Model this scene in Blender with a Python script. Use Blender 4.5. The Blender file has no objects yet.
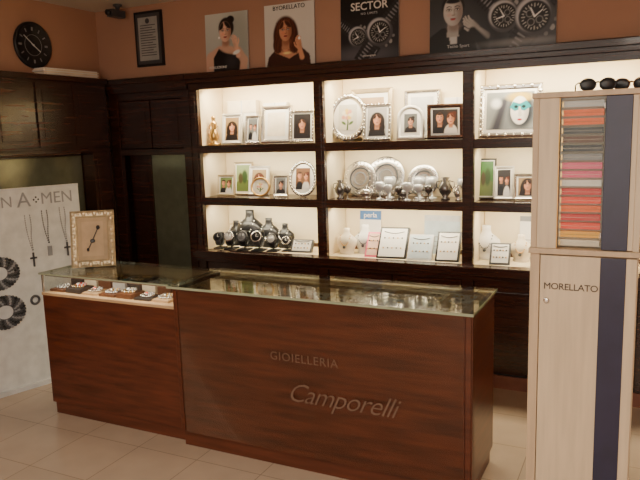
import bpy, math, random
import numpy as np
from mathutils import Matrix, Vector
random.seed(7)
pi=math.pi
# ------------------------------------------------------------------ materials
MATS={}
def mat(name,col,rough=.5,metal=0,spec=.5,coat=0,noise=None,emit=None,es=0):
    if name in MATS: return MATS[name]
    m=bpy.data.materials.new(name); m.use_nodes=True
    nt=m.node_tree; b=nt.nodes['Principled BSDF']
    b.inputs['Base Color'].default_value=(*col,1); b.inputs['Roughness'].default_value=rough
    b.inputs['Metallic'].default_value=metal; b.inputs['Specular IOR Level'].default_value=spec
    b.inputs['Coat Weight'].default_value=coat; b.inputs['Coat Roughness'].default_value=.08
    if emit: b.inputs['Emission Color'].default_value=(*emit,1); b.inputs['Emission Strength'].default_value=es
    amt,scl,stretch=noise if noise else (.12,12,(1,1,1))
    tc=nt.nodes.new('ShaderNodeTexCoord'); mp=nt.nodes.new('ShaderNodeMapping'); mp.inputs['Scale'].default_value=stretch
    nz=nt.nodes.new('ShaderNodeTexNoise'); nz.inputs['Scale'].default_value=scl; nz.inputs['Detail'].default_value=5
    rp=nt.nodes.new('ShaderNodeValToRGB')
    rp.color_ramp.elements[0].position=.3; rp.color_ramp.elements[1].position=.7
    rp.color_ramp.elements[0].color=(*[c*(1-amt) for c in col],1); rp.color_ramp.elements[1].color=(*[min(1,c*(1+amt)) for c in col],1)
    nt.links.new(tc.outputs['Object'],mp.inputs[0]); nt.links.new(mp.outputs[0],nz.inputs['Vector'])
    nt.links.new(nz.outputs['Fac'],rp.inputs[0]); nt.links.new(rp.outputs[0],b.inputs['Base Color'])
    MATS[name]=m; return m
def glass(name,tint=(1,1,1),refl=1.0):
    m=bpy.data.materials.new(name); m.use_nodes=True; nt=m.node_tree; nt.nodes.clear()
    o=nt.nodes.new('ShaderNodeOutputMaterial'); t=nt.nodes.new('ShaderNodeBsdfTransparent'); t.inputs[0].default_value=(*tint,1)
    g=nt.nodes.new('ShaderNodeBsdfGlossy'); g.inputs['Roughness'].default_value=.02
    f=nt.nodes.new('ShaderNodeFresnel'); f.inputs[0].default_value=1.5
    mu=nt.nodes.new('ShaderNodeMath'); mu.operation='MULTIPLY'; mu.inputs[1].default_value=refl
    x=nt.nodes.new('ShaderNodeMixShader')
    nt.links.new(f.outputs[0],mu.inputs[0]); nt.links.new(mu.outputs[0],x.inputs[0]); nt.links.new(t.outputs[0],x.inputs[1]); nt.links.new(g.outputs[0],x.inputs[2]); nt.links.new(x.outputs[0],o.inputs[0])
    MATS[name]=m; return m
prn=bpy.data.materials.new('printed_photo'); prn.use_nodes=True
_a=prn.node_tree.nodes.new('ShaderNodeAttribute'); _a.attribute_name='Col'; _b=prn.node_tree.nodes['Principled BSDF']; _b.inputs['Roughness'].default_value=.4
prn.node_tree.links.new(_a.outputs['Color'],_b.inputs['Base Color'])
wood=mat('dark_mahogany',(.034,.0105,.0055),.27,coat=.2,noise=(.45,3,(1,1,14)))
woodc=mat('counter_mahogany',(.092,.022,.009),.28,coat=.25,noise=(.38,3.5,(1,1,10)))
woodp=mat('plinth_mahogany',(.10,.027,.012),.35,noise=(.3,2.5,(1,1,10)))
cream=mat('cream_lining',(.88,.75,.52),.7,noise=(.05,4,(1,1,1)))
tan=mat('tan_lining',(.54,.36,.20),.6,noise=(.15,6,(1,1,1)))
pale=mat('pale_oak_laminate',(.64,.51,.35),.42,noise=(.10,3,(14,1,1)))
palee=mat('pale_oak_edge',(.54,.40,.26),.45,noise=(.10,3,(14,1,1)))
navy=mat('navy_stripe',(.020,.018,.048),.35)
silver=mat('polished_silver',(.66,.64,.60),.22,metal=.9)
silverw=mat('white_silver',(.74,.71,.64),.35,metal=.35)
gold=mat('gold',(.70,.45,.16),.28,metal=.9)
champ=mat('champagne_frame',(.58,.47,.30),.35,metal=.6)
white=mat('white_card',(.80,.77,.71),.6,noise=(.03,5,(1,1,1)))
ivory=mat('ivory_leather',(.78,.68,.52),.5)
black=mat('black',(.012,.012,.014),.35)
blackm=mat('matte_black',(.02,.018,.018),.7)
dgrey=mat('dark_grey',(.06,.06,.065),.4)
mgrey=mat('mid_grey',(.26,.26,.27),.5)
lgrey=mat('light_grey',(.56,.56,.56),.5)
red=mat('red',(.62,.015,.01),.4)
orange=mat('orange',(.95,.15,.008),.4); yellow=mat('yellow',(.95,.45,.03),.4); pink=mat('pink',(.80,.10,.20),.4)
brown=mat('brown',(.12,.045,.02),.4); blue=mat('printed_blue',(.05,.16,.42),.4); teal=mat('teal',(.03,.30,.33),.4)
sepia=mat('sepia_print',(.38,.26,.15),.5); redo=mat('vermilion',(.90,.05,.006),.4)
mirr=mat('smoked_mirror',(.19,.20,.14),.15,metal=.5)
letter=mat('etched_letter',(.165,.10,.068),.5)
glc=glass('clear_glass',(.93,.97,.94)); glt=glass('counter_top_glass',(.92,.95,.91),.72); glf=glass('low_reflect_glass',(.97,.98,.97),.16); gle=mat('glass_edge_green',(.34,.38,.26),.15)
crystal=mat('crystal',(.74,.76,.78),.08,metal=.35)
tube=mat('tube_light',(1,1,1),.5,emit=(1,.88,.64),es=8)

# ------------------------------------------------------------------ small procedural painter for printed pictures
def C(r,g,b): return np.array([(v/255)**2.2 for v in (r,g,b)])
class Pt:
    def __init__(s,w,h,px,bg,bg2=None):
        s.w,s.h=w,h; s.nx=max(6,int(w*px)); s.nz=max(6,int(h*px))
        xs=np.linspace(-w/2,w/2,s.nx); zs=np.linspace(0,h,s.nz); s.X,s.Z=np.meshgrid(xs,zs)
        s.a=np.ones(s.X.shape+(3,))*bg; s.clip=None
        if bg2 is not None: t=(s.Z/h)[...,None]; s.a=s.a*(1-t)+bg2*t
    def bl(s,m,c,al=1):
        if s.clip is not None: m=m*s.clip
        m=(m*al)[...,None]; s.a=s.a*(1-m)+c*m
    def mell(s,cx,cz,rx,rz,f=.12,rot=0):
        c,q=math.cos(rot),math.sin(rot); dx=s.X-cx; dz=s.Z-cz
        d=np.sqrt(((dx*c+dz*q)/rx)**2+((-dx*q+dz*c)/rz)**2); t=np.clip((1+f-d)/(2*f),0,1); return t*t*(3-2*t)
    def ell(s,cx,cz,rx,rz,c,f=.12,rot=0,al=1): s.bl(s.mell(cx,cz,rx,rz,f,rot),c,al)
    def cap(s,p,q,r1,r2,c,f=.25,al=1):
        vx,vz=q[0]-p[0],q[1]-p[1]; L=vx*vx+vz*vz+1e-9
        t=np.clip(((s.X-p[0])*vx+(s.Z-p[1])*vz)/L,0,1); d=np.hypot(s.X-p[0]-t*vx,s.Z-p[1]-t*vz)/(r1+(r2-r1)*t)
        m=np.clip((1+f-d)/(2*f),0,1); s.bl(m,c,al)
    def path(s,pts,r1,r2,c,f=.3,al=1):
        n=len(pts)-1
        for i in range(n): s.cap(pts[i],pts[i+1],r1+(r2-r1)*i/n,r1+(r2-r1)*(i+1)/n,c,f,al)
    def poly(s,pts,c,al=1,k=1):
        m=np.zeros(s.X.shape,bool); n=len(pts)
        for i in range(n):
            (x1,z1),(x2,z2)=pts[i],pts[(i+1)%n]
            if z1==z2: continue
            cr=((z1>s.Z)!=(z2>s.Z))&(s.X<(x2-x1)*(s.Z-z1)/(z2-z1)+x1); m^=cr
        m=m.astype(float)
        for _ in range(k):
            p=np.pad(m,1,mode='edge'); m=(p[1:-1,1:-1]*2+p[:-2,1:-1]+p[2:,1:-1]+p[1:-1,:-2]+p[1:-1,2:])/6
        s.bl(m,c,al)
def pface(P,cx,cz,s,sk,hr,style='long',turn=0):
    rnd=random.Random(int(cx*1000)+5); hl=hr*2.6+.01; sh=sk*np.array([.45,.33,.28])
    if style=='long':
        for dx,dz,rx,rz in ((-.8,-.6,.75,1.5),(.85,-.6,.75,1.6),(0,.35,1.25,1.2),(-1.0,-1.5,.6,.9),(1.1,-1.6,.6,.9)): P.ell(cx+dx*s,cz+dz*s,rx*s,rz*s,hr,.15)
        for i in range(46):
            sg=rnd.choice((-1,1)); x0=sg*rnd.uniform(.1,1.0); pts=[]
            for k in range(8):
                t=k/7; pts.append((cx+(x0+sg*t*rnd.uniform(.2,.5)+.14*math.sin(t*9+i))*s,cz+(1.35-abs(x0)*.4-t*3.5)*s))
            P.path(pts,.045*s,.03*s,hl if i%2 else hr,.5,.55)
    elif style=='up':
        P.ell(cx+.15*s,cz+.4*s,1.02*s,1.12*s,hr,.1); P.ell(cx+.75*s,cz+1.25*s,.5*s,.42*s,hr,.15); P.ell(cx+.1*s,cz+.95*s,.5*s,.25*s,hl,.8,.3,.5)
    else: P.ell(cx,cz+.35*s,.92*s,1.0*s,hr,.1)
    P.poly([(cx-.38*s,cz-.6*s),(cx+.38*s,cz-.6*s),(cx+.5*s,cz-2.0*s),(cx-.5*s,cz-2.0*s)],sk*.8); P.ell(cx+.1*s,cz-1.2*s,.5*s,.4*s,sh,.6,0,.8)
    fm=P.mell(cx,cz,.78*s,1.12*s,.06); P.bl(fm,sk); o=P.clip; P.clip=fm
    P.ell(cx+.75*s,cz-.1*s,.55*s,1.2*s,sh,.8,0,.75); P.ell(cx-.25*s,cz+.05*s,.4*s,.6*s,np.minimum(sk*1.35,.95),.9,0,.6)
    P.ell(cx-.3*s,cz-.25*s,.2*s,.16*s,sk*np.array([1.1,.7,.65]),.9,0,.6)
    for e in (-.32,.34):
        P.ell(cx+e*s,cz+.14*s,.24*s,.15*s,sh,.7,0,.7); P.ell(cx+e*s,cz+.12*s,.15*s,.06*s,C(220,215,210),.3); P.ell(cx+e*s,cz+.12*s,.06*s,.065*s,C(20,15,15),.3)
        P.path([(cx+(e-.19)*s,cz+.14*s),(cx+e*s,cz+.21*s),(cx+(e+.19)*s,cz+.13*s)],.025*s,.02*s,C(20,12,10),.5)
        P.path([(cx+(e-.2)*s,cz+.34*s),(cx+e*s,cz+.42*s),(cx+(e+.22)*s,cz+.33*s)],.04*s,.02*s,hr,.5,.9)
    P.cap((cx+.07*s,cz+.1*s),(cx+.13*s,cz-.25*s),.03*s,.06*s,sh,.8,.6); P.ell(cx+.03*s,cz-.3*s,.14*s,.05*s,sh,.6,0,.8)
    P.ell(cx,cz-.57*s,.24*s,.06*s,C(140,35,40),.3); P.ell(cx,cz-.64*s,.19*s,.055*s,C(185,70,70),.3); P.cap((cx-.2*s,cz-.59*s),(cx+.2*s,cz-.59*s),.015*s,.015*s,C(70,15,15),.5)
    if style!='short':
        P.ell(cx-.75*s,cz+.75*s,.55*s,.55*s,hr,.12,.6); P.ell(cx+.6*s,cz+.85*s,.75*s,.5*s,hr,.12,-.5); P.ell(cx+.2*s,cz+1.05*s,.6*s,.14*s,hl,.8,-.3,.5)
    else: P.ell(cx,cz+1.05*s,.9*s,.45*s,hr,.12)
    P.clip=o
def phand(P,x,z,s,sk,rot=0,fl=1):
    c,q=math.cos(rot),math.sin(rot); R=lambda a,b:(x+(a*c*fl-b*q)*s,z+(a*q*fl+b*c)*s); sh=sk*.5
    P.cap(R(0,-2.2),R(0,-.8),.42*s,.34*s,sk); P.poly([R(-.42,-.9),R(.36,-.9),R(.5,.2),R(-.46,.25)],sk)
    for fx,l in ((-.36,.8),(-.12,1.0),(.12,.95),(.36,.7)):
        p0,p1,p2=R(fx,.15),R(fx*1.1,.15+l*.6),R(fx*1.05+.18,.15+l); P.path([p0,p1,p2],.13*s,.09*s,sk,.2); P.cap(R(fx+.12,.2),R(fx*1.1+.12,.1+l*.6),.03*s,.02*s,sh,.6,.8)
    P.path([R(-.35,-.6),R(-.7,-.1),R(-.72,.35)],.15*s,.1*s,sk,.2); P.ell(*R(.25,-.4),.25*s,.5*s,sh,.9,rot,.4)
def pwatch(P,x,z,r,rot,dial=C(15,15,18),strap=C(40,40,44)):
    c,q=math.cos(rot),math.sin(rot); R=lambda a,b:(x+(a*c-b*q)*r,z+(a*q+b*c)*r)
    for sg in (1,-1):
        P.poly([R(-.62,sg*.5),R(.62,sg*.5),R(.45,sg*2.6),R(-.45,sg*2.6)],strap)
        for k in range(7):
            b=sg*(.95+.25*k); w=.55-.02*k; P.cap(R(-w,b),R(w,b),.03*r,.03*r,C(8,8,8),.4); P.cap(R(-w*.4,b+.1),R(w*.3,b+.1),.05*r,.03*r,C(170,170,175),.8,.6)
    P.ell(*R(1.08,0),.13*r,.16*r,C(150,150,150)); P.ell(*R(1.0,.42),.11*r,.11*r,C(120,120,120)); P.ell(*R(1.0,-.42),.11*r,.11*r,C(120,120,120))
    P.ell(x,z,r,r,C(70,70,74),.05); P.ell(x-.1*r,z+.12*r,.86*r,.86*r,C(190,190,195),.12); P.ell(x,z,.82*r,.82*r,C(60,60,62),.05); P.ell(x,z,.76*r,.76*r,dial,.05)
    for k in range(24):
        t=k*pi/12; P.cap((x+.66*r*math.cos(t),z+.66*r*math.sin(t)),(x+(.58 if k%2 else .5)*r*math.cos(t),z+(.58 if k%2 else .5)*r*math.sin(t)),.02*r,.025*r,C(190,190,185),.5)
    for a,b in ((-.3,0),(.3,0),(0,-.32)): P.ell(*R(a,b),.19*r,.19*r,C(140,140,140),.12); P.ell(*R(a,b),.15*r,.15*r,dial,.12)
    P.cap((x,z),R(.15,.5),.045*r,.02*r,C(240,240,240)); P.cap((x,z),R(-.42,.25),.05*r,.03*r,C(240,240,240))

# ------------------------------------------------------------------ mesh builder
class Bd:
    def __init__(s): s.v=[];s.f=[];s.mi=[];s.sm=[];s.mats=[];s.M=Matrix();s.c={}
    def idx(s,m):
        if m not in s.mats: s.mats.append(m)
        return s.mats.index(m)
    def raw(s,vs,fs,m,smooth=False,L=None):
        o=len(s.v); T=s.M@L if L is not None else s.M
        s.v+=[tuple(T@Vector(p)) for p in vs]; k=s.idx(m)
        for f in fs: s.f.append([o+i for i in f]); s.mi.append(k); s.sm.append(smooth)
    def img(s,P,y,x0=0,z0=0):
        o=len(s.v); X=(P.X+x0).ravel(); Z=(P.Z+z0).ravel(); cc=np.clip(P.a,0,1).reshape(-1,3)
        s.raw([(float(a),y,float(b)) for a,b in zip(X,Z)],[(j*P.nx+i,j*P.nx+i+1,(j+1)*P.nx+i+1,(j+1)*P.nx+i) for j in range(P.nz-1) for i in range(P.nx-1)],prn)
        s.c[o]=cc
    def box(s,a,b,m,L=None):
        (x0,y0,z0),(x1,y1,z1)=a,b
        s.raw([(x0,y0,z0),(x1,y0,z0),(x1,y1,z0),(x0,y1,z0),(x0,y0,z1),(x1,y0,z1),(x1,y1,z1),(x0,y1,z1)],
              [(3,2,1,0),(4,5,6,7),(0,1,5,4),(1,2,6,5),(2,3,7,6),(3,0,4,7)],m,L=L)
    def lathe(s,prof,m,c=(0,0,0),n=20,L=None,sy=1):
        vs=[];fs=[]
        for r,z in prof:
            for i in range(n):
                t=2*pi*i/n; vs.append((c[0]+r*math.cos(t),c[1]+sy*r*math.sin(t),c[2]+z))
        for j in range(len(prof)-1):
            for i in range(n):
                k=(i+1)%n; fs.append((j*n+i,j*n+k,(j+1)*n+k,(j+1)*n+i))
        fs.append(tuple(range(n))[::-1]); fs.append(tuple((len(prof)-1)*n+i for i in range(n)))
        s.raw(vs,fs,m,True,L)
    def ball(s,c,r,m,n=12,L=None):
        if not isinstance(r,(tuple,list)): r=(r,r,r)
        h=max(4,n//2); prof=[(max(.0005,math.sin(pi*j/h)),-math.cos(pi*j/h)) for j in range(h+1)]
        T=Matrix.Translation(c)@Matrix.Diagonal((*r,1)); s.lathe(prof,m,n=n,L=(L@T if L is not None else T))
    def torus(s,c,R,r,m,n=24,k=8,L=None,sy=1):
        vs=[];fs=[]
        for i in range(n):
            t=2*pi*i/n
            for j in range(k):
                q=2*pi*j/k; d=R+r*math.cos(q); vs.append((c[0]+d*math.cos(t),c[1]+sy*d*math.sin(t),c[2]+r*math.sin(q)))
        for i in range(n):
            for j in range(k):
                a=(i+1)%n;b=(j+1)%k; fs.append((i*k+j,a*k+j,a*k+b,i*k+b))
        s.raw(vs,fs,m,True,L)
    def tubeline(s,pts,r,m,k=6):
        pts=[Vector(p) for p in pts]; vs=[];fs=[]
        for i,p in enumerate(pts):
            d=(pts[min(i+1,len(pts)-1)]-pts[max(i-1,0)]).normalized()
            u=d.orthogonal().normalized(); w=d.cross(u)
            if i>0:
                pu=s._u-d*(s._u.dot(d)); u=pu.normalized(); w=d.cross(u)
            s._u=u
            for j in range(k):
                q=2*pi*j/k; vs.append(tuple(p+u*math.cos(q)*r+w*math.sin(q)*r))
        for i in range(len(pts)-1):
            for j in range(k):
                b=(j+1)%k; fs.append((i*k+j,i*k+b,(i+1)*k+b,(i+1)*k+j))
        fs.append(tuple(range(k))[::-1]); fs.append(tuple((len(pts)-1)*k+j for j in range(k)))
        s.raw(vs,fs,m,True)
    def flat(s,pts,y,m,th=.0006):
        n=len(pts); vs=[(p[0],y,p[1]) for p in pts]+[(p[0],y+th,p[1]) for p in pts]
        fs=[tuple(range(n)),tuple(range(2*n-1,n-1,-1))]+[(i,i+n,(i+1)%n+n,(i+1)%n) for i in range(n)]
        s.raw(vs,fs,m)
    def ell(s,cx,cz,rx,rz,y,m,n=20,rot=0):
        c,q=math.cos(rot),math.sin(rot)
        s.flat([(cx+rx*math.cos(t)*c-rz*math.sin(t)*q,cz+rx*math.cos(t)*q+rz*math.sin(t)*c) for t in [2*pi*i/n for i in range(n)]],y,m)
    def text(s,body,x,z,size,m,y=0,shear=0,ext=.0015,align='CENTER',space=1,bold=0,L=None):
        cu=bpy.data.curves.new('t','FONT'); cu.body=body; cu.size=size; cu.shear=shear; cu.extrude=ext; cu.align_x=align; cu.align_y='CENTER'; cu.space_character=space; cu.offset=bold; cu.resolution_u=3
        o=bpy.data.objects.new('t',cu); bpy.context.collection.objects.link(o); bpy.context.view_layer.update()
        me=bpy.data.meshes.new_from_object(o.evaluated_get(bpy.context.evaluated_depsgraph_get()))
        T=Matrix.Translation((x,y,z))@Matrix.Rotation(pi/2,4,'X')
        if L is not None: T=L@T
        s.raw([tuple(v.co) for v in me.vertices],[tuple(p.vertices) for p in me.polygons],m,False,T)
        bpy.data.objects.remove(o); bpy.data.meshes.remove(me)
    def done(s,name,loc=(0,0,0),rz=0,bevel=0,parent=None):
        me=bpy.data.meshes.new(name); me.from_pydata(s.v,[],s.f)
        for m in s.mats: me.materials.append(m)
        for p,k,q in zip(me.polygons,s.mi,s.sm): p.material_index=k; p.use_smooth=q
        if s.c:
            col=np.ones((len(s.v),4),dtype=np.float32)
            for o_,cc in s.c.items(): col[o_:o_+len(cc),:3]=cc
            at=me.color_attributes.new('Col','FLOAT_COLOR','POINT'); at.data.foreach_set('color',col.ravel())
        me.update(); o=bpy.data.objects.new(name,me); bpy.context.collection.objects.link(o)
        o.location=loc; o.rotation_euler=(0,0,rz)
        if bevel:
            b=o.modifiers.new('bevel','BEVEL'); b.width=bevel; b.segments=2; b.limit_method='ANGLE'
        if parent: o.parent=parent
        return o
def empty(name,loc=(0,0,0)):
    e=bpy.data.objects.new(name,None); bpy.context.collection.objects.link(e); e.location=loc; e.empty_display_size=.1; return e
def area(name,loc,rot,sx,sy,e,col=(1,.9,.75)):
    l=bpy.data.lights.new(name,'AREA'); l.shape='RECTANGLE'; l.size=sx; l.size_y=sy; l.energy=e; l.color=col
    o=bpy.data.objects.new(name,l); o.location=loc; o.rotation_euler=rot; bpy.context.collection.objects.link(o); return o

# ------------------------------------------------------------------ room shell
wallm=mat('salmon_plaster',(.44,.245,.16),.8,noise=(.06,2,(1,1,1)))
ceilm=mat('ceiling_paint',(.62,.55,.45),.85,noise=(.03,2,(1,1,1)))
fm=bpy.data.materials.new('beige_tile'); fm.use_nodes=True; nt=fm.node_tree; pb=nt.nodes['Principled BSDF']
tc=nt.nodes.new('ShaderNodeTexCoord'); br=nt.nodes.new('ShaderNodeTexBrick'); br.offset=0
mp=nt.nodes.new('ShaderNodeMapping'); mp.inputs['Location'].default_value=(.1,.13,0)
br.inputs['Scale'].default_value=1; br.inputs['Brick Width'].default_value=.40; br.inputs['Row Height'].default_value=.40; br.inputs['Mortar Size'].default_value=.003; br.inputs['Mortar Smooth'].default_value=.3
br.inputs['Color1'].default_value=(.48,.37,.27,1); br.inputs['Color2'].default_value=(.52,.40,.295,1); br.inputs['Mortar'].default_value=(.32,.24,.17,1)
nz=nt.nodes.new('ShaderNodeTexNoise'); nz.inputs['Scale'].default_value=5; nz.inputs['Detail'].default_value=6
mx=nt.nodes.new('ShaderNodeMixRGB'); mx.blend_type='MULTIPLY'; mx.inputs[0].default_value=.25
nt.links.new(tc.outputs['Object'],mp.inputs[0]); nt.links.new(mp.outputs[0],br.inputs['Vector']); nt.links.new(tc.outputs['Object'],nz.inputs['Vector'])
nt.links.new(br.outputs['Color'],mx.inputs[1]); nt.links.new(nz.outputs['Fac'],mx.inputs[2]); nt.links.new(mx.outputs[0],pb.inputs['Base Color']); pb.inputs['Roughness'].default_value=.22
XL,XR,YB,YN,ZC=-4.12,1.20,4.66,-2.2,2.75
def slab(name,a,b,m):
    B=Bd(); B.box(a,b,m); return B.done(name)
slab('floor',(XL-.1,YN-.1,-.1),(XR+.1,YB+.1,0),fm)
slab('ceiling',(XL-.1,YN-.1,ZC),(XR+.1,YB+.1,ZC+.1),ceilm)
slab('wall_left',(XL-.1,YN,0),(XL,YB,ZC),wallm)
slab('wall_right',(XR,YN,0),(XR+.1,YB,ZC),wallm)
slab('wall_back',(XL,YB,0),(XR,YB+.1,ZC),wallm)
slab('wall_back_upper',(XL,4.29,2.203),(XR,YB,ZC),wallm)
slab('wall_front',(XL,YN-.1,0),(XR,YN,ZC),wallm)

# ------------------------------------------------------------------ display cabinet
YF=4.25; UX=[-3.158,-2.0835,-1.027,.03,1.09]; hw=.036
B=Bd()
B.box((-3.195,YF-.05,2.15),(1.19,YF+.03,2.19),wood); B.box((-3.195,YF-.03,2.12),(1.19,YF+.03,2.15),wood)
B.box((-3.195,YF-.005,2.07),(1.19,YF+.03,2.12),wood)
B.box((-3.195,YF+.03,2.12),(1.19,4.64,2.19),wood)
for i,x in enumerate(UX):
    B.box((x-hw,YF,.10),(x+hw,YF+.04,2.07),wood)
    B.box((x-hw+.004,YF+.04,.10),(x+hw-.004,4.62,2.12),cream)
    B.box((x-hw*.55,YF-.008,.86),(x+hw*.55,YF,2.05),wood)
B.box((1.09,YF,.1),(1.19,YF+.04,2.07),wood)
for i in range(4):
    a,b=UX[i]+hw,UX[i+1]-hw
    B.box((a,4.60,.86),(b,4.62,2.12),cream)
    B.box((a,YF+.05,2.10),(b,4.60,2.12),cream)
    for z in (1.617,1.213):
        B.box((a,YF+.005,z-.03),(b,4.60,z+.03),wood)
    B.box((a,4.28,.82),(b,4.60,.83),cream)
B.box((-3.195,YF-.07,.775),(1.19,YF+.03,.83),wood); B.box((-3.195,YF-.03,.74),(1.19,YF+.03,.775),wood)
B.box((-3.195,YF+.03,.10),(1.19,4.62,.82),wood)
B.box((-3.195,YF+.03,0),(1.19,4.62,.10),blackm)
for i in range(4):
    a,b=UX[i]+hw,UX[i+1]-hw; c=(a+b)/2
    for p,q in ((a+.01,c-.006),(c+.006,b-.01)):
        B.box((p,YF+.012,.12),(q,YF+.03,.73),wood)
        B.box((p+.07,YF+.004,.19),(q-.07,YF+.012,.66),wood)
    B.ball((c-.03,YF,.45),.011,gold); B.ball((c+.03,YF,.45),.011,gold)
for i in range(4):
    a,b=UX[i]+hw,UX[i+1]-hw
    B.box((a+.05,YF+.06,2.075),(b-.05,YF+.085,2.10),tube)
B.done('jewelry_display_cabinet',bevel=.002)
slab('baseboard_back',(-3.2,YF+.015,0),(1.19,YF+.028,.09),mat('rose_baseboard',(.24,.10,.07),.4))
for i in range(4):
    c=(UX[i]+UX[i+1])/2
    for z,e in ((2.07,12.5),(1.578,7),(1.174,7)):
        area('shelf_light',(c,YF+.10,z),(math.radians(22),0,0),.9,.06,e,(1,.85,.58))

# ------------------------------------------------------------------ tall dark cupboard left of the display
B=Bd()
B.box((-4.02,YF-.05,2.15),(-3.20,YF+.03,2.19),wood); B.box((-4.02,YF-.03,2.08),(-3.20,YF+.03,2.15),wood)
B.box((-4.02,YF,0),(-3.92,YF+.04,2.08),wood); B.box((-3.27,YF,0),(-3.20,YF+.04,2.08),wood)
B.box((-4.02,YF+.04,0),(-3.20,4.64,.08),wood); B.box((-4.02,4.60,.08),(-3.2,4.64,2.19),wood)
B.box((-4.02,YF+.04,.08),(-3.99,4.60,2.19),wood); B.box((-3.23,YF+.04,.08),(-3.2,4.60,2.19),wood)
B.box((-3.92,YF,2.02),(-3.27,YF+.04,2.08),wood); B.box((-3.92,YF,1.58),(-3.27,YF+.04,1.63),wood)
for a,b in ((-3.915,-3.6),(-3.59,-3.275)):
    B.box((a,YF+.012,1.635),(b,YF+.03,2.015),wood)
    B.box((a+.05,YF+.004,1.68),(b-.05,YF+.012,1.97),wood)
B.box((-3.915,YF+.10,.08),(-3.70,YF+.12,1.58),wood)
for z in (.15,.62,1.09): B.box((-3.885,YF+.09,z),(-3.735,YF+.10,z+.42),wood)
B.box((-3.69,YF+.10,.08),(-3.28,YF+.115,1.58),mirr); B.box((-3.70,YF+.085,.08),(-3.685,YF+.12,1.58),wood)
B.done('tall_dark_cupboard',bevel=.002)

# ------------------------------------------------------------------ left wall cupboards
B=Bd(); X0,X1=XL+.003,-3.98
B.box((X0,2.0,1.65),(X1,4.19,2.16),wood); B.box((X0,2.0,2.16),(X1+.025,4.195,2.20),wood); B.box((X0,2.0,1.62),(X1+.012,4.195,1.65),wood)
for y0,y1 in ((3.48,4.17),(2.75,3.46),(2.02,2.73)):
    ym=(y0+y1)/2
    for p,q in ((y0,ym-.004),(ym+.004,y1)):
        B.box((X1,p,1.67),(X1+.014,q,2.14),wood); B.box((X1+.014,p+.05,1.72),(X1+.020,q-.05,2.09),wood)
B.box((X0,4.0,0),(X1,4.19,1.62),wood); B.box((X1,4.03,.1),(X1+.01,4.16,.8),wood); B.box((X1,4.03,.86),(X1+.01,4.16,1.58),wood)
B.box((X0,2.0,0),(X0+.04,4.0,.75),wood)
B.done('overhead_cupboard',bevel=.002)
B=Bd(); B.box((X0,2.0,.76),(X0+.012,3.99,1.61),mirr)
for z in (.76,1.595): B.box((X0,2.0,z),(X0+.02,3.99,z+.015),wood)
B.done('mirror_panel')
B=Bd()
for i in range(6): B.box((-4.10+.003*(i%2),3.58+.01*(i%3),2.2+i*.009),(-3.98-.004*(i%2),4.13-.012*(i%2),2.208+i*.009),white if i%2 else ivory)
B.done('stack_of_folders')
B=Bd(); L=Matrix.Rotation(pi/2,4,'Y')
B.lathe([(.158,0),(.168,.006),(.166,.022),(.150,.028),(.144,.016)],black,n=40,L=L)
B.lathe([(.143,.012),(.143,.0145)],blackm,n=40,L=L)
for i in range(12):
    t=i*pi/6; T=Matrix.Rotation(-t,4,'X')
    B.box((.0145,-.004 if i%3 else -.007,.104),(.017,.004 if i%3 else .007,.130),mgrey,L=T)
B.box((.018,-.004,-.02),(.020,.004,.075),lgrey,L=Matrix.Rotation(-2.2,4,'X')); B.box((.020,-.003,-.02),(.022,.003,.105),lgrey,L=Matrix.Rotation(.9,4,'X'))
B.ball((.02,0,0),.008,lgrey)
B.torus((0,0,.016),.075,.0015,mgrey,n=32,L=L)
B.done('clock',(XL,3.62,2.42))
B=Bd(); B.lathe([(.035,0),(.035,-.012),(.02,-.02),(.012,-.05)],dgrey); B.box((-.03,-.09,-.10),(.03,.05,-.045),dgrey); B.lathe([(.02,0),(.022,.03)],black,L=Matrix.Translation((0,-.09,-.072))@Matrix.Rotation(pi/2,4,'X'))
B.done('security_camera',(-3.75,4.15,ZC))
B=Bd(); B.box((-.135,0,-.21),(.135,.02,.21),black)
B.box((-.118,-.002,-.192),(.118,0,.192),dgrey); B.box((-.095,-.004,-.165),(.095,-.002,.165),mat('document_paper',(.36,.36,.34),.6))
for i in range(13): B.box((-.075,-.0052,.10-i*.019),(.075-.03*(i%3==1),-.004,.106-i*.019),dgrey)
B.ell(0,.135,.02,.02,-.0052,dgrey)
B.done('document_frame',(-3.565,4.27,2.49))

# ------------------------------------------------------------------ posters
SKL=C(226,180,155); SKM=C(205,145,112); HK=C(28,18,16); HB=C(70,32,18)
def poster(name,x,w,h,P,txt):
    B=Bd(); B.M=Matrix.Rotation(math.radians(-2),4,'X')
    B.box((-w/2,0,0),(w/2,.008,h),lgrey); B.img(P,-.0006); txt(B,w,h); B.done(name,(x,4.262,2.194))
w,h=.375,.42; P=Pt(w,h,260,C(165,170,165),C(205,208,200)); P.ell(.1,.2,.12,.25,C(140,150,140),.7,0,.6)
P.path([(-.17,.0),(-.14,.10),(-.06,.15)],.05,.035,SKL*.85,.2)
P.poly([(-.12,0),(.14,0),(.12,.10),(.06,.165),(-.005,.14),(-.07,.165),(-.12,.10)],C(22,20,24)); P.ell(.03,.15,.085,.028,SKL*.8,.3,-.2); P.path([(.14,.0),(.15,.07),(.10,.14)],.032,.03,SKL*.8,.2)
P.ell(.04,.06,.05,.05,C(60,58,64),.9,0,.6)
pface(P,-.01,.285,.066,SKL,HK,'up'); phand(P,.075,.205,.046,SKL*.98,.25,-1); P.ell(.085,.13,.032,.014,C(240,240,235),.3,.3); P.ell(-.065,.245,.008,.008,C(255,255,255),.4)
poster('advertising_poster',-2.835,w,h,P,lambda B,w,h:(B.text('COLLEZIONE',-.08,.03,.026,white,-.002),))
w,h=.40,.43; P=Pt(w,h,260,C(205,200,190),C(225,222,214))
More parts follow.
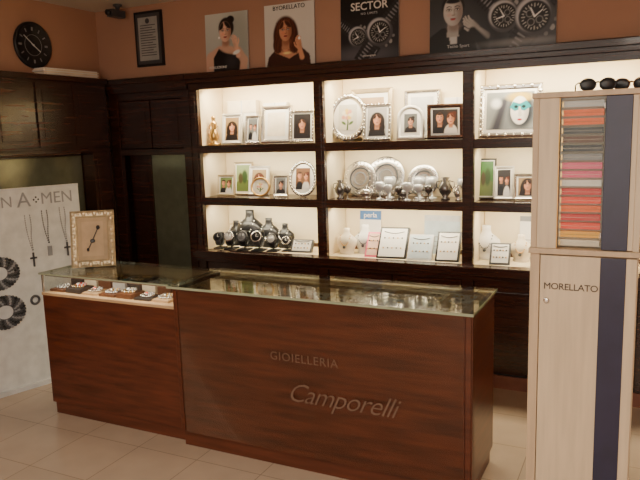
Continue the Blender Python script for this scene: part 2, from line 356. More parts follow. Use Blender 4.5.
P.poly([(-.19,0),(.17,0),(.16,.07),(.09,.13),(0,.15),(-.10,.13),(-.17,.07)],C(60,30,24)); P.poly([(-.10,.14),(.07,.14),(.10,.10),(0,.05),(-.12,.10)],SKM)
pface(P,-.03,.245,.064,SKM,HB,'long'); phand(P,.075,.15,.045,SKM*1.1,.25); P.ell(.08,.185,.010,.010,C(255,255,255),.4); P.ell(-.02,.09,.03,.008,C(240,220,150),.5)
poster('advertising_poster',-2.305,w,h,P,lambda B,w,h:(B.text('BYORELLATO',0,.402,.042,black,-.002,space=1.0),))
w,h=.415,.44; P=Pt(w,h,280,C(30,30,36),C(8,8,10)); P.ell(-.05,.02,.2,.06,C(110,110,118),.9,0,.6)
pwatch(P,-.08,.15,.070,.9); pwatch(P,.075,.17,.092,-.7)
poster('advertising_poster',-1.697,w,h,P,lambda B,w,h:(B.text('SECTOR',0,.345,.072,white,-.002,bold=.0008),B.text('NO LIMITS',0,.298,.02,lgrey,-.002,space=1.3),B.text('chronograph',0,.025,.018,white,-.002)))
w,h=.77,.44; P=Pt(w,h,230,C(70,72,76),C(40,42,46))
P.poly([(-.385,0),(-.08,0),(-.10,.10),(-.17,.15),(-.31,.15),(-.385,.10)],C(14,14,16)); P.poly([(-.27,.16),(-.20,.16),(-.21,.05),(-.25,.05)],C(200,200,200))
pface(P,-.235,.25,.078,C(190,186,182),C(16,16,18),'short'); phand(P,-.12,.16,.055,C(180,176,172),.9); P.cap((-.04,.04),(-.11,.12),.035,.025,C(20,20,22))
P.cap((.0,.42),(.05,.0),.10,.06,C(20,20,22),.8,.9)
pwatch(P,.08,.19,.095,.8,C(18,18,20)); pwatch(P,.26,.17,.115,-.6,C(26,26,28)); P.ell(.2,.03,.2,.02,C(170,170,170),.9,0,.5)
poster('advertising_poster',-.895,w,h,P,lambda B,w,h:(B.text('Tecno Sport',-.2,.035,.028,lgrey,-.002),))

# ------------------------------------------------------------------ picture frames
def outline(shape,w,h,ins):
    if shape=='rect':
        a=w/2-ins; return [(-a,ins),(a,ins),(a,h-ins),(-a,h-ins)]
    n=32
    if shape=='arch':
        a=w/2-ins; zc=h-w/2
        return [(-a,ins),(a,ins)]+[(a*math.cos(t),zc+a*math.sin(t)) for t in [pi*i/16 for i in range(17)]]
    return [((w/2-ins)*math.cos(2*pi*i/n),h/2+(h/2-ins)*math.sin(2*pi*i/n)) for i in range(n)]
def picart(pic,w,h,bg,hr,sk):
    P=Pt(w,h,330,bg,bg*.75)
    if pic=='portrait':
        P.poly([(-w*.46,0),(w*.46,0),(w*.40,h*.22),(w*.15,h*.33),(-w*.15,h*.33),(-w*.40,h*.22)],C(35,30,32) if hr is HK else C(190,180,170)); pface(P,0,h*.58,min(w,h)*.25,sk,hr,'long' if w>.1 else 'up')
    elif pic=='couple':
        for e,hh,cl in ((-.22,HK,C(25,25,30)),(.22,HB,C(215,210,205))):
            P.ell(e*w,0,.27*w,.38*h,cl,.1); pface(P,e*w,h*(.6+.05*(e<0)),min(w,h)*.19,sk,hh,'short' if e<0 else 'up')
    elif pic=='flower':
        P.path([(0,0),(w*.03,h*.3),(0,h*.5)],.006,.004,C(60,90,40))
        for k in range(12):
            t_=k*.9; P.ell(math.cos(t_)*w*(.06+.018*k),h*.6+math.sin(t_)*h*(.05+.014*k),w*.10,w*.10,(C(225,190,90),C(235,225,200),C(215,150,130))[k%3],.4)
        for e in (-1,1): P.ell(e*w*.2,h*.28,w*.14,h*.05,C(80,110,60),.3,e*.6)
    elif pic=='mask':
        P.ell(-w*.2,h*.35,w*.22,h*.5,C(110,115,120),.8,.2,.8); P.cap((-w*.3,0),(-w*.12,h*.75),.03,.02,C(60,60,70),.6); P.ell(-w*.3,h*.7,w*.1,h*.12,C(225,225,225),.6)
        cx=w*.2; P.ell(cx+.01,h*.5,w*.27,h*.50,C(45,50,60),.3); P.ell(cx,h*.86,w*.26,h*.13,C(190,160,70),.4); fm_=P.mell(cx,h*.5,w*.19,h*.38,.06); P.bl(fm_,C(240,236,228))
        P.clip=fm_; P.ell(cx+.05,h*.45,w*.08,h*.4,C(150,145,140),.9,0,.7); P.clip=None
        P.poly([(cx-w*.21,h*.58),(cx-w*.14,h*.74),(cx,h*.68),(cx+w*.14,h*.76),(cx+w*.24,h*.60),(cx+w*.10,h*.48),(cx+w*.01,h*.52),(cx-w*.10,h*.48)],C(30,140,150))
        for e in (-.075,.085): P.ell(cx+w*e,h*.60,w*.04,h*.04,C(10,10,15),.2)
        P.cap((cx,h*.58),(cx+.004,h*.38),.006,.012,C(205,200,190),.4); P.ell(cx+.002,h*.25,w*.05,h*.03,C(170,30,40),.3)
    elif pic=='land':
        P.poly([(-w/2,0),(w/2,0),(w/2,h*.4),(0,h*.5),(-w/2,h*.35)],C(95,110,60),1,2); P.ell(w*.1,h*.55,w*.2,h*.25,C(50,75,40),.3); P.ell(-w*.2,h*.5,w*.16,h*.2,C(70,60,40),.3)
    return P
def pframe(name,x,y,z,w,h,t=.022,fmt=silver,pic='portrait',shape='rect',rz=0,lean=11,bg=None,mt=white,ornate=False,sk=SKM,hr=HK,bgm=None):
    B=Bd(); B.M=Matrix.Translation((0,0,.004))@Matrix.Rotation(math.radians(-lean),4,'X')
    loops=[(0,.008),(0,-.004),(t*.35,-.014),(t*.75,-.010),(t,-.002)]
    vs=[];fs=[];n=0
    for ins,yy in loops:
        o=outline(shape,w,h,ins); n=len(o); vs+=[(p[0],yy,p[1]) for p in o]
    for j in range(len(loops)-1):
        for i in range(n): k=(i+1)%n; fs.append((j*n+i,j*n+k,(j+1)*n+k,(j+1)*n+i))
    fs.append(tuple(range(n))[::-1])
    B.raw(vs,fs,fmt,shape!='rect')
    B.flat(outline(shape,w,h,t*.98),-.002,mt)
    m2=t+min(w,h)*(.05 if shape=='rect' else .13)
    if pic=='none': B.flat(outline(shape,w,h,t+min(w,h)*.09),-.0032,bgm or white)
    else:
        iw,ih=w-2*m2,h-2*m2
        if shape=='arch': ih-=w*.06
        B.img(picart(pic,iw,ih,bg if bg is not None else C(150,140,130),hr,sk),-.0034,0,m2)
    if ornate:
        o=outline(shape,w,h,t*.4)
        if shape=='rect':
            Q=[]
            for i in range(4):
                a,b=o[i],o[(i+1)%4]; m=9 if abs(a[0]-b[0])<1e-6 else 7
                Q+=[(a[0]+(b[0]-a[0])*k/m,a[1]+(b[1]-a[1])*k/m) for k in range(m)]
        else: Q=o
        for i,p in enumerate(Q): B.ball((p[0],-.012,p[1]),(t*.34,.006,t*.42) if i%2 else (t*.24,.005,t*.24),fmt,8)
    B.M=Matrix(); yt=h*.55*math.tan(math.radians(lean))+.008
    B.tubeline([(0,yt,h*.55),(0,yt+h*.14,.006)],.004,blackm)
    return B.done(name,(x,y,z),rz)
S1,S2,S3=1.647,1.243,.830
F=pframe
SEP=C(165,135,95); GR=C(110,112,112); DK=C(45,42,44)
F('picture_frame',-2.935,4.42,S1,.175,.24,bg=SEP,pic='portrait',rz=.15,fmt=silverw)
F('picture_frame',-2.75,4.43,S1,.13,.22,bg=GR,pic='couple',fmt=silver,rz=.15)
F('picture_frame',-2.545,4.44,S1,.25,.285,t=.03,pic='none',bgm=ivory,fmt=silver,rz=.15)
F('picture_frame',-2.30,4.40,S1,.185,.24,t=.02,bg=DK,pic='portrait',fmt=silver,rz=.25,ornate=True)
F('picture_frame',-1.94,4.41,S1,.30,.34,t=.04,shape='oval',bg=C(225,220,205),pic='flower',fmt=silver,ornate=True,lean=8)
F('picture_frame',-1.80,4.54,S1,.32,.37,t=.035,bgm=sepia,pic='none',fmt=champ,lean=2)
F('picture_frame',-1.70,4.38,S1,.20,.26,t=.022,bg=C(190,185,180),pic='portrait',fmt=silver,rz=.15,ornate=True)
F('picture_frame',-1.46,4.40,S1,.19,.24,t=.026,shape='arch',bg=GR,pic='portrait',fmt=silverw,rz=.2)
F('picture_frame',-1.42,4.54,S1,.26,.34,t=.025,bgm=lgrey,pic='none',fmt=silver,lean=2)
F('picture_frame',-1.21,4.38,S1,.24,.235,t=.026,bg=DK,pic='couple',fmt=wood,mt=lgrey,rz=.3)
F('picture_frame',-.80,4.42,S1,.40,.345,t=.035,bg=C(150,155,155),pic='mask',fmt=silver,rz=.1,ornate=True)
F('picture_frame',-2.98,4.37,S2,.15,.17,t=.018,bg=C(110,130,80),pic='couple',fmt=champ,rz=.2)
F('picture_frame',-2.90,4.50,S2,.17,.26,t=.016,bg=C(150,170,120),pic='land',fmt=champ,rz=.1,lean=6)
F('picture_frame',-2.74,4.47,S2,.18,.23,t=.02,bg=C(175,150,110),pic='portrait',fmt=silverw,rz=.1,hr=HB)
F('picture_frame',-2.66,4.36,S2,.16,.15,t=.016,bg=C(235,225,200),pic='flower',fmt=gold,rz=.15,shape='oval')
F('picture_frame',-2.50,4.40,S2,.12,.16,t=.016,bg=GR,pic='portrait',fmt=silver,rz=.2)
F('picture_frame',-2.31,4.40,S2,.22,.27,t=.026,shape='oval',bg=C(120,85,60),pic='couple',fmt=silver,rz=.2,ornate=True)
F('picture_frame',-.955,4.45,S2,.13,.27,t=.012,bg=C(70,120,60),pic='land',fmt=dgrey,rz=.1)
F('picture_frame',-.83,4.42,S2,.13,.22,t=.018,bg=DK,pic='couple',fmt=silverw,rz=.15)
F('picture_frame',-.68,4.42,S2,.17,.17,t=.018,bg=SEP,pic='portrait',fmt=silver,rz=.1)
def giftbox(x,y,z,w,d,h,m=white,lid=ivory):
    B=Bd(); B.box((-w/2,-d/2,0),(w/2,d/2,h*.72),m); B.box((-w/2-.003,-d/2-.003,h*.72),(w/2+.003,d/2+.003,h),lid)
    B.box((-.006,-d/2-.004,0),(.006,-d/2-.0005,h+.001),lgrey); B.done('gift_box',(x,y,z),bevel=.002)
giftbox(-2.90,4.56,S1,.26,.05,.34); giftbox(-2.60,4.565,S1,.2,.05,.31,ivory,white); giftbox(-1.17,4.56,S1,.17,.05,.28,lgrey,white)
def figurine(x,y,z,h,m=gold):
    B=Bd(); B.lathe([(.30,0),(.30,.06),(.12,.09),(.20,.20),(.24,.32),(.14,.50),(.10,.60),(.17,.70),(.13,.78),(.06,.81),(.09,.86),(.11,.92),(.07,.98),(.01,1)],m,n=16,L=Matrix.Diagonal((h*.75,h*.75,h,1)))
    for s_ in (-1,1): B.tubeline([(s_*.10*h,0,.74*h),(s_*.18*h,-.03*h,.62*h),(s_*.08*h,-.10*h,.54*h)],.018*h,m)
    B.done('figurine',(x,y,z))
figurine(-3.07,4.38,S1,.23)
def goblet(x,y,z,h,m=crystal):
    B=Bd(); B.lathe([(.24,0),(.22,.03),(.05,.08),(.04,.42),(.09,.46),(.26,.62),(.30,.82),(.26,1.0),(.24,1.0),(.27,.82),(.2,.62),(.03,.5)],m,n=18,L=Matrix.Diagonal((h,h,h,1))); B.done('crystal_goblet',(x,y,z))
def vase(x,y,z,h,m=silver):
    B=Bd(); B.lathe([(.20,0),(.22,.05),(.12,.12),(.28,.35),(.32,.55),(.2,.78),(.12,.88),(.2,1.0),(.17,1.0),(.1,.88)],m,n=20,L=Matrix.Diagonal((h,h,h,1)))
    for s_ in (-1,1): B.tubeline([(s_*.16*h,0,.85*h),(s_*.40*h,0,.8*h),(s_*.42*h,0,.6*h),(s_*.30*h,0,.48*h)],.025*h,m)
    B.done('silver_vase',(x,y,z))
def plate(x,y,z,r,m=silver):
    B=Bd(); B.M=Matrix.Translation((0,.02,r))@Matrix.Rotation(pi/2-.2,4,'X')
    B.lathe([(.6*r,-.004),(.98*r,.010),(r,.014),(.97*r,.016),(.62*r,.003),(.02*r,.003)],m,n=36)
    for i in range(24): B.ball((.86*r*math.cos(i*pi/12),.86*r*math.sin(i*pi/12),.011),.05*r,m,8)
    B.torus((0,0,.004),.6*r,.006,dgrey,n=30); B.torus((0,0,.004),.35*r,.004,mgrey,n=24)
    B.M=Matrix(); B.tubeline([(-.05,-.03,.004),(-.05,.05,.004),(-.04,.055,.6*r),(.04,.055,.6*r),(.05,.05,.004),(.05,-.03,.004)],.003,blackm)
    B.done('silver_plate',(x,y,z))
def teapot(x,y,z,s,m=silver):
    B=Bd(); B.lathe([(.4,0),(.42,.05),(.3,.1),(.6,.35),(.62,.55),(.4,.8),(.3,.85),(.12,.95),(.04,1.0),(.08,1.06),(.03,1.12)],m,n=20,L=Matrix.Diagonal((s,s,s,1)))
    B.tubeline([(.5*s,0,.4*s),(.85*s,0,.5*s),(.95*s,0,.85*s)],.07*s,m); B.tubeline([(-.4*s,0,.75*s),(-.85*s,0,.8*s),(-.9*s,0,.4*s),(-.55*s,0,.3*s)],.045*s,m)
    B.done('silver_teapot',(x,y,z))
plate(-1.90,4.53,S2,.13); plate(-1.70,4.54,S2,.145); plate(-1.42,4.55,S2,.115)
dsil=mat('tarnished_silver',(.22,.21,.20),.25,metal=.8)
vase(-1.985,4.37,S2,.13,dsil); teapot(-1.79,4.40,S2,.085)
for i,x in enumerate((-1.905,-1.67,-1.60,-1.53,-1.46,-1.39)): goblet(x,4.32+.03*(i%2),S2,.09+.03*((i*5)%3)/2,crystal if i%3 else dsil)
vase(-1.215,4.40,S2,.15,dsil); vase(-1.115,4.36,S2,.10); teapot(-1.53,4.45,S2,.075,dsil)
for x in (-1.64,-1.42,-1.33): goblet(x,4.47,S2,.15,crystal)
goblet(-1.315,4.34,S2,.10,dsil); goblet(-1.11,4.47,S2,.14)

# ------------------------------------------------------------------ bottom row
def watch(x,y,z,r=.035,st=black,rz=0,case=silver,dial=black):
    B=Bd(); R=r*1.25
    B.box((-r*.9,-R*.8,0),(r*.9,R*.8,.008),blackm); B.box((-.005,-.005,.008),(.005,.005,R*.9),dgrey)
    B.M=Matrix.Translation((0,0,R*1.35))@Matrix.Rotation(math.radians(-25),4,'X')
    B.ball((0,0,0),(r*.55,R*.60,R*.80),blackm,16)
    vs=[];fs=[];n=28
    for i in range(n):
        t=2*pi*i/n
        for xx,rr in ((-.5*r,R),(.5*r,R),(.5*r,R*.88),(-.5*r,R*.88)): vs.append((xx,rr*.8*math.cos(t),rr*math.sin(t)))
    for i in range(n):
        k=(i+1)%n
        for j in range(4): fs.append((i*4+j,i*4+(j+1)%4,k*4+(j+1)%4,k*4+j))
    B.raw(vs,fs,st,True)
    T=Matrix.Translation((0,-R*.78,0))@Matrix.Rotation(pi/2,4,'X')
    B.lathe([(r*.80,0),(r*.85,.006),(r*.82,.012),(r*.66,.014),(r*.64,.011)],case,n=28,L=T); B.lathe([(r*.63,.008),(r*.63,.0115)],dial,n=28,L=T)
    hm=white if dial is black else black
    B.box((-.0016,-R*.78-.0135,0),(.0016,-R*.78-.012,r*.5),hm); B.box((0,-R*.78-.0135,-.0012),(r*.38,-R*.78-.012,.0012),hm)
    B.lathe([(.004,0),(.004,.01)],case,n=8,L=Matrix.Translation((r*.83,-R*.78-.006,0))@Matrix.Rotation(pi/2,4,'Y'))
    B.done('wristwatch',(x,y,z),rz)
for i,(x,y,r) in enumerate(((-3.035,4.335,.045),(-2.925,4.33,.050),(-2.80,4.33,.052),(-2.67,4.33,.054),(-2.545,4.34,.048),(-2.44,4.37,.04))):
    watch(x,y,S3,r,black if i%3 else dgrey,.15,silver if i%2 else dgrey,(black,white,mgrey,black,white,black)[i])
def adstand(name,x,y,z,w,h,fn,bg,rz=0):
    B=Bd(); B.M=Matrix.Rotation(math.radians(-6),4,'X'); B.box((-w/2,0,.002),(w/2,.006,h),bg); fn(B,w,h); B.M=Matrix(); B.box((-.03,.006,0),(.03,.05,.005),bg); B.done(name,(x,y,z),rz)
def header(col,fr,t):
    def f(B,w,h):
        B.flat([(-w/2,h*(1-fr)),(w/2,h*(1-fr)),(w/2,h),(-w/2,h)],-.001,col)
        if t: B.text(t,0,h*(1-fr/2),h*fr*.8,white,-.003)
        for i in range(3): B.box((-w*.35,-.001,h*.2+i*h*.12),(w*(.3-.05*i),0,h*.2+i*h*.12+.004),mgrey)
    return f
adstand('jewelry_brand_card',-1.84,4.56,S3,.17,.30,header(blue,.22,'perla'),white)
adstand('jewelry_brand_card',-1.29,4.56,S3,.26,.28,header(lgrey,.15,''),mat('pale_blue_card',(.50,.58,.62),.5))
adstand('jewelry_brand_card',-.66,4.56,S3,.18,.29,header(mgrey,.12,''),white)
def bust(x,y,z,h,m=ivory,rz=0,name='necklace_bust'):
    B=Bd(); prof=[(.30,0),(.31,.04),(.27,.10),(.34,.25),(.42,.42),(.40,.58),(.26,.70),(.15,.78),(.125,.90),(.13,1.0),(.10,1.01)]
    B.lathe(prof,m,n=24,L=Matrix.Diagonal((h,h*.62,h,1)),sy=1)
    pts=[]
    for i in range(15):
        t=pi*(i/14); xx=-.20*h*math.cos(t); zz=(.72-.36*math.sin(t))*h
        rr=.26 if zz>.66*h else (.40 if zz<.56*h else .34)
        yy=-h*.62*math.sqrt(max(.0,rr*rr-(xx/h)**2))-.003; pts.append((xx,yy,zz))
    for p in pts: B.ball(p,.006 if m is black else .005,white if m is black else (gold if m is ivory else dgrey),6)
    B.ball((pts[7][0],pts[7][1]-.004,pts[7][2]-.012),.012,silver if m is black else dgrey,8)
    B.done(name,(x,y,z),rz)
bust(-1.955,4.40,S3,.19); bust(-1.83,4.46,S3,.21,white); bust(-.955,4.49,S3,.23,white); bust(-.72,4.47,S3,.18)
for x,h_ in ((-2.985,.20),(-2.85,.29),(-2.675,.23),(-2.53,.19)): bust(x,4.50,S3,h_,black)
def jbox(x,y,z,w,h,fr=black,rz=.1,inn=white):
    B=Bd(); B.M=Matrix.Translation((0,0,.004))@Matrix.Rotation(math.radians(-38),4,'X')
    B.box((-w/2,0,0),(w/2,.03,h),fr); B.box((-w/2+.012,-.002,.012),(w/2-.012,0,h-.012),inn)
    for i in range(5):
        for k in range(2): B.ball((-w*.3+.15*w*i,-.005,h*(.32+.32*k)),.006,dgrey if (i+k)%2 else gold,8)
    B.tubeline([(-w*.35+.7*w*i/10,-.005,h*.85-.06*h*math.sin(pi*i/10)) for i in range(11)],.0025,dgrey)
    B.M=Matrix(); B.box((-w*.3,h*.35,0),(w*.3,h*.62,h*.28),fr); B.done('jewelry_tray',(x,y,z),rz)
jbox(-1.735,4.32,S3,.10,.20,pink,.1,mat('peach_lining',(.72,.45,.33),.6)); jbox(-1.58,4.30,S3,.21,.25); jbox(-1.375,4.30,S3,.17,.20,lgrey,.1,mat('pale_blue_card',(.5,.58,.62))); jbox(-1.18,4.30,S3,.16,.23); jbox(-.83,4.30,S3,.13,.16,dgrey); jbox(-2.31,4.33,S3,.17,.11,dgrey)

# ------------------------------------------------------------------ counter
XA,XBc,XLc,CF,CB=-2.302,-.655,-3.335,2.79,3.28
ctr=empty('shop_counter')
B=Bd(); LR=.885
B.box((XA+.03,CF+.01,0),(XBc-.01,CB-.02,.075),woodp)
B.box((XA+.02,CF,.075),(XBc,CF+.02,.905),woodc); B.box((XA+.02,CB-.02,.075),(XBc,CB,.905),woodc)
B.box((XBc-.02,CF+.02,.075),(XBc,CB-.02,.905),woodc); B.box((XA,CF+.02,.075),(XA+.02,CB-.02,.905),woodc)
B.box((XA+.02,CF+.02,.075),(XBc-.02,CB-.02,LR-.004),woodc)
B.box((XA+.02,CF+.02,LR-.004),(XBc-.02,CB-.02,LR),tan)
B.box((XBc,CF+.005,.02),(XBc+.006,CF+.045,.905),woodp)
for a,b in (((XA+.02,CF+.02,.887),(XBc-.02,CF+.04,.905)),((XA+.02,CB-.04,.887),(XBc-.02,CB-.02,.905))): B.box(a,b,tan)
B.box((XLc+.015,CF+.05,0),(XA+.02,CB-.02,.075),woodp)
B.box((XLc,CF+.04,.075),(XA,CB,.785),woodc)
B.box((XLc,CF+.032,.775),(XA,CF+.04,.792),tan)
B.box((XLc+.01,CF+.05,.785),(XA,CB-.01,.789),tan)
B.box((XLc,CB-.015,.785),(XA,CB,.905),woodc); B.box((XLc+.01,CB-.018,.79),(XA,CB-.015,.9),tan)
B.box((XLc,CF+.04,.785),(XLc+.012,CF+.052,.905),silver); B.box((XLc,CB-.03,.785),(XLc+.012,CB-.018,.905),silver)
B.box((XLc+.02,CF+.052,.893),(XA-.01,CF+.066,.905),silver)
B.done('body',bevel=.002,parent=ctr)
area('vitrine_light',((XLc+XA)/2,CF+.062,.890),(math.radians(20),0,0),.95,.012,1.5,(1,.85,.65))
B=Bd(); B.box((XA-.012,CF-.015,.9055),(XBc+.012,CB+.005,.9185),glt); B.done('glass_top_right',parent=ctr)
B=Bd()
for a,b in (((XA-.0125,CF-.0165,.9055),(XBc+.0125,CF-.015,.9185)),((XBc+.012,CF-.015,.9055),(XBc+.0135,CB+.005,.9185)),((XA-.0135,CF-.015,.9055),(XA-.012,CF+.03,.9185))): B.box(a,b,gle)
B.box((XLc-.006,CF+.0265,.9055),(XA-.014,CF+.028,.9145),gle); B.box((XLc-.0065,CF+.028,.9055),(XLc-.005,CB+.003,.9145),gle)
B.done('glass_edges',parent=ctr)
B=Bd(); B.box((XLc-.005,CF+.028,.9055),(XA-.014,CB+.003,.9145),glt); B.box((XLc+.012,CF+.042,.789),(XA-.002,CF+.047,.905),glf); B.box((XLc+.002,CF+.052,.789),(XLc+.007,CB-.03,.905),glf)
B.done('vitrine_glass',parent=ctr)
B=Bd(); B.box((XA+.05,CF-.008,.085),(XBc-.03,CF-.002,.895),glf)
for x in (XA+.045,XBc-.03): B.box((x,CF-.009,.085),(x+.003,CF-.0015,.895),woodp)
B.done('front_glass_panel',parent=ctr)
B=Bd(); B.text('GIOIELLERIA',-1.49,.602,.062,letter,CF-.0095,ext=.0006,space=1.12,bold=-.0004)
B.text('Camporelli',-1.30,.418,.142,letter,CF-.0095,shear=.45,ext=.0006,space=.92,bold=-.0012)
B.done('shop_lettering',parent=ctr)
B=Bd(); z=.789
def bracelet(x,y,R,m,m2=None,n=18):
    for i in range(n): t=2*pi*i/n; B.ball((x+R*math.cos(t),y+R*.7*math.sin(t),z+.007),.0065,m if i%2 or not m2 else m2,6)
for i in range(7):
    x=-3.26+i*.135; z=.789; hb=(.015,.028,.012)[i%3]
    B.box((x-.058,2.875,z),(x+.058,2.995,z+hb),(brown,blackm,tan,brown)[i%4]); z+=hb; bracelet(x-.005,2.93,.040,silver,(lgrey,gold,silver)[i%3]); z+=.010; bracelet(x+.01,2.94,.030,(silver,red,silver,gold,silver,silver,gold)[i],lgrey,14)
    B.ball((x,2.925,z+.008),(.011,.009,.011),(silver,crystal,redo)[i%3],8)
for i in range(8):
    x=-3.26+i*.118; z=.789; hb=(.045,.06,.05)[i%3]
    B.box((x-.05,3.04,z),(x+.05,3.22,z+hb),(blackm,ivory,brown,lgrey)[i%4]); z+=hb
    bracelet(x,3.09,.032,silver,(gold,crystal,silver,teal)[i%4]); bracelet(x,3.17,.03,(gold,silver)[i%2])
B.done('bracelet_assortment')
B=Bd(); z=LR
for i in range(11):
    x=-2.18+i*.14; B.box((x-.055,2.87,z),(x+.055,3.03,z+.003),(ivory,tan,lgrey)[i%3] if i>4 else tan); B.box((x-.055,3.07,z),(x+.055,3.22,z+.003),(ivory,lgrey,tan)[i%3] if i>4 else tan)
    for k in range(4):
        for j,yy in enumerate((2.90,2.96,3.10,3.17)):
            if (i+k+j)%3: B.torus((x-.037+k*.025,yy,z+.006),.0075,.0022,gold if (i+j)%2 else silver,n=12,k=6)
B.done('ring_assortment')
o=F('ornate_picture_frame',-3.12,3.06,.9155,.27,.36,t=.045,fmt=champ,pic='none',bgm=mat('beige_mat',(.50,.36,.22),.7),mt=mat('beige_mat2',(.44,.32,.19),.7),rz=.62,lean=14,ornate=True)
B=Bd(); B.M=Matrix.Translation((0,0,.004))@Matrix.Rotation(math.radians(-14),4,'X')
B.tubeline([(-.03,-.008,.11),(0,-.010,.17),(.035,-.008,.25)],.003,dgrey); B.ball((.0,-.012,.165),(.016,.006,.013),dgrey,10); B.ball((.035,-.01,.25),(.012,.005,.015),blackm,8); B.ball((-.03,-.01,.11),(.008,.005,.012),blackm,8)
B.done('brooch',parent=o)

# ------------------------------------------------------------------ right display stand
XS0,XS1,SY=-.385,-.008,2.60
B=Bd()
B.box((XS0,SY+.02,0),(XS1,SY+.33,1.235),pale); B.box((XS0,SY,0),(XS0+.035,SY+.02,1.235),palee); B.box((XS0+.038,SY,.02),(XS1-.004,SY+.02,1.228),pale)
B.box((XS0-.006,SY-.012,1.235),(XS1+.004,SY+.34,1.255),palee)
B.box((XS0,SY+.31,1.255),(XS1,SY+.33,1.815),pale); B.box((XS0,SY,1.255),(XS0+.022,SY+.31,1.815),palee); B.box((XS1-.022,SY,1.255),(XS1,SY+.31,1.815),pale)
B.box((XS0-.004,SY-.006,1.815),(XS1+.004,SY+.335,1.835),palee)
B.box((XS0+.022,SY+.06,1.255),(XS1-.022,SY+.07,1.815),white)
B.box((XS0+.022,SY+.002,1.255),(-.292,SY+.06,1.815),pale)
B.box((-.135,SY-.003,1.258),(-.048,SY+.012,1.813),navy)
B.box((-.135,SY-.003,.02),(-.048,SY,1.228),navy)
B.box((-.048,SY,1.258),(XS1-.022,SY+.012,1.813),pale)
B.lathe([(.011,0),(.011,.006),(.007,.008)],silver,n=16,L=Matrix.Translation((-.322,SY,1.052))@Matrix.Rotation(pi/2,4,'X'))
for z in (1.30,1.77): B.box((-.141,SY-.006,z),(-.137,SY+.02,z+.02),silver)
B.box((-.293,SY-.002,1.258),(-.289,SY+.004,1.813),gold)
stand_=B.done('retail_display_stand',bevel=.0015)
B=Bd(); B.text('MORELLATO',-.236,1.108,.0355,mat('ink_brown',(.04,.02,.015),.5),SY-.0015,ext=.0008,space=.93); B.done('lettering',parent=stand_)
B=Bd(); B.box((-.289,SY+.004,1.258),(-.137,SY+.007,1.813),glf); B.done('glass_door',parent=stand_)
cols=[ivory,yellow,redo,red,orange,redo,red,white,pink,pink,mgrey,black,brown,black,orange,orange,lgrey]
for i,c in enumerate(cols):
    z=1.275+i*.0322
    B=Bd(); B.box((-.073,.030,-.0145),(.073,.034,.0155),ivory)
    B.raw([(-.070,.008,-.0115),(.070,.008,-.0115),(.070,.008,.0115),(-.070,.008,.0115),(-.070,.030,-.0115),(.070,.030,-.0115),(.070,.030,.0115),(-.070,.030,.0115)],[(0,1,2,3),(7,6,5,4),(0,4,5,1),(1,5,6,2),(2,6,7,3),(3,7,4,0)],c)
    B.box((-.073,.004,-.010),(-.068,.012,.010),gold); B.box((-.068,.0074,-.0010),(.066,.0078,.0002),blackm if c in (yellow,orange) else ivory)
    for k in range(4): B.ball((.030+.009*k,.0078,.005),.0013,black,6)
    B.done('strap_%02d'%i,(-.213,SY+.024,z),parent=stand_)
def shades(x,y,z,rz,fr):
    B=Bd()
    for s_ in (-1,1):
        B.ball((s_*.034,0,.022),(.028,.006,.021),black,16); B.torus((0,0,0),.027,.003,fr,n=20,L=Matrix.Translation((s_*.034,0,.022))@Matrix.Rotation(pi/2,4,'X'),sy=.8)
        B.tubeline([(s_*.062,0,.03),(s_*.066,.01,.03),(s_*.066,.10,.028),(s_*.062,.135,.004)],.0025,fr)
    B.tubeline([(-.01,-.002,.028),(0,-.004,.031),(.01,-.002,.028)],.003,fr); B.done('sunglasses',(x,y,z),rz)
shades(-.17,SY+.07,1.836,.2,black); shades(-.06,SY+.16,1.836,-.2,brown)

# ------------------------------------------------------------------ banner
B=Bd(); W=.86; H=1.405
B.box((-W,0,.03),(0,.012,H),mat('banner_vinyl',(.60,.60,.58),.5)); B.box((-W-.01,-.03,0),(.01,.05,.03),lgrey); B.box((-W,-.004,H-.012),(0,.016,H+.004),lgrey)
B.text('DONN',-.475,H-.09,.105,mgrey,-.001,align='RIGHT',ext=.0008); B.text('A',-.40,H-.085,.145,mgrey,-.001,ext=.0008); B.text('MEN',-.165,H-.085,.115,mgrey,-.001,ext=.0008)
for k in range(4): B.ball((-.315+.016*math.cos(k*pi/2),-.003,H-.085+.016*math.sin(k*pi/2)),(.007,.002,.007),dgrey,8)
def chain(x,z0,z1,m,pend):
    n=int((z0-z1)/.016)
    for i in range(n): B.ball((x+.004*math.sin(i*.45),-.004,z0-i*.016),(.0045,.003,.0065),m,6)
    for i in range(n): t=i/n; B.ball((x-.035+.035*t*t,-.004,z0-i*.016),(.0045,.003,.0065),m,6)
    if pend=='cross': B.box((x-.007,-.006,z1-.09),(x+.005,0,z1+.01),dgrey); B.box((x-.025,-.006,z1-.035),(x+.022,0,z1-.022),dgrey)
    else: B.box((x-.015,-.006,z1-.07),(x+.015,0,z1),mgrey)
chain(-.37,H-.19,H-.46,mgrey,'cross'); chain(-.25,H-.17,H-.42,dgrey,'tag'); chain(-.12,H-.16,H-.42,mgrey,'cross')
for R_,zz,xx in ((.125,H-.56,-.61),(.13,H-.83,-.60)):
    B.ell(xx,zz,R_*1.02,R_*.9,-.001,dgrey,30); B.ell(xx,zz,R_*.42,R_*.36,-.0017,lgrey,24)
    for k in range(4):
        for i in range(34):
            t=2*pi*i/34+.1*k; rr=R_-.020*k; B.ball((xx+rr*math.cos(t),-.006,zz+rr*.85*math.sin(t)),(.012,.006,.010),(dgrey,black,dgrey,mgrey)[(i+k)%4],8)
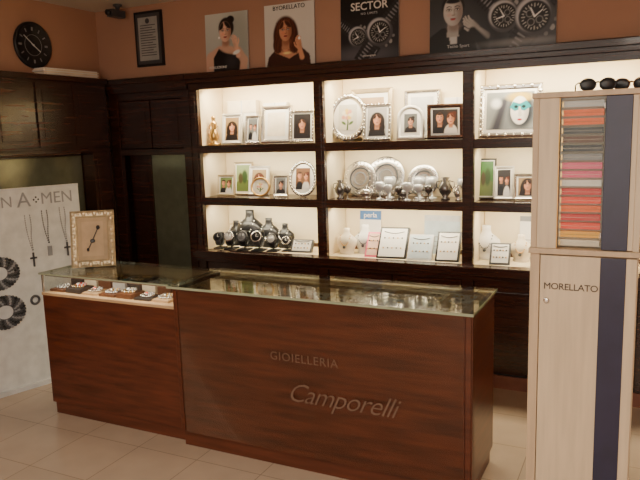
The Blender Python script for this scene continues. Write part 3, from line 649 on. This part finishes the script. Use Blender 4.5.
B.torus((0,0,0),.028,.009,dgrey,n=24,L=Matrix.Translation((-.39,-.004,.62))@Matrix.Rotation(pi/2,4,'X'))
for i in range(6): B.box((-.30,-.001,.46-i*.022),(-.08-.03*(i%2),0,.464-i*.022),mgrey)
B.text('la collezione uomo',-.20,.52,.03,mgrey,-.001,ext=.0005)
B.done('advertising_banner',(-3.70,3.54,0),math.radians(73.3))

# ------------------------------------------------------------------ lights
def fill_panel(name,x,y,sx,sy,e,col):  # unseen ceiling panel with an area light, added to fill the room
    B=Bd(); B.box((-sx/2-.02,-sy/2-.02,-.03),(sx/2+.02,sy/2+.02,0),silverw); B.done('added_fill_panel',(x,y,ZC))
    area(name,(x,y,ZC-.035),(0,0,0),sx,sy,e,col)
fill_panel('added_room_fill',-1.6,.4,1.2,.6,58,(1,.92,.78))
fill_panel('added_room_fill',.3,-.6,1.2,.6,62,(1,.92,.78))
area('added_front_fill',(-.3,-2.1,1.5),(math.radians(90),0,0),2.4,2.0,54,(1,.95,.84))  # added fill before the solid front wall, brightening the room from behind the camera
w=bpy.data.worlds.new('World'); bpy.context.scene.world=w; w.use_nodes=True
w.node_tree.nodes['Background'].inputs[0].default_value=(.6,.5,.42,1); w.node_tree.nodes['Background'].inputs[1].default_value=.1

# ------------------------------------------------------------------ camera
cd=bpy.data.cameras.new('camera'); cd.sensor_width=36; cd.lens=661.18*36/640; cd.clip_start=.02
cam=bpy.data.objects.new('camera',cd); bpy.context.collection.objects.link(cam); bpy.context.scene.camera=cam
yaw,pitch,roll=.4593,.1595,.0307
fw=Vector((-math.sin(yaw)*math.cos(pitch),math.cos(yaw)*math.cos(pitch),-math.sin(pitch))); r0=Vector((math.cos(yaw),math.sin(yaw),0)); u0=r0.cross(fw)
r=r0*math.cos(roll)-u0*math.sin(roll); u=r.cross(fw)
M=Matrix((( r.x,u.x,-fw.x,0),(r.y,u.y,-fw.y,0),(r.z,u.z,-fw.z,1.7113),(0,0,0,1))); cam.matrix_world=M
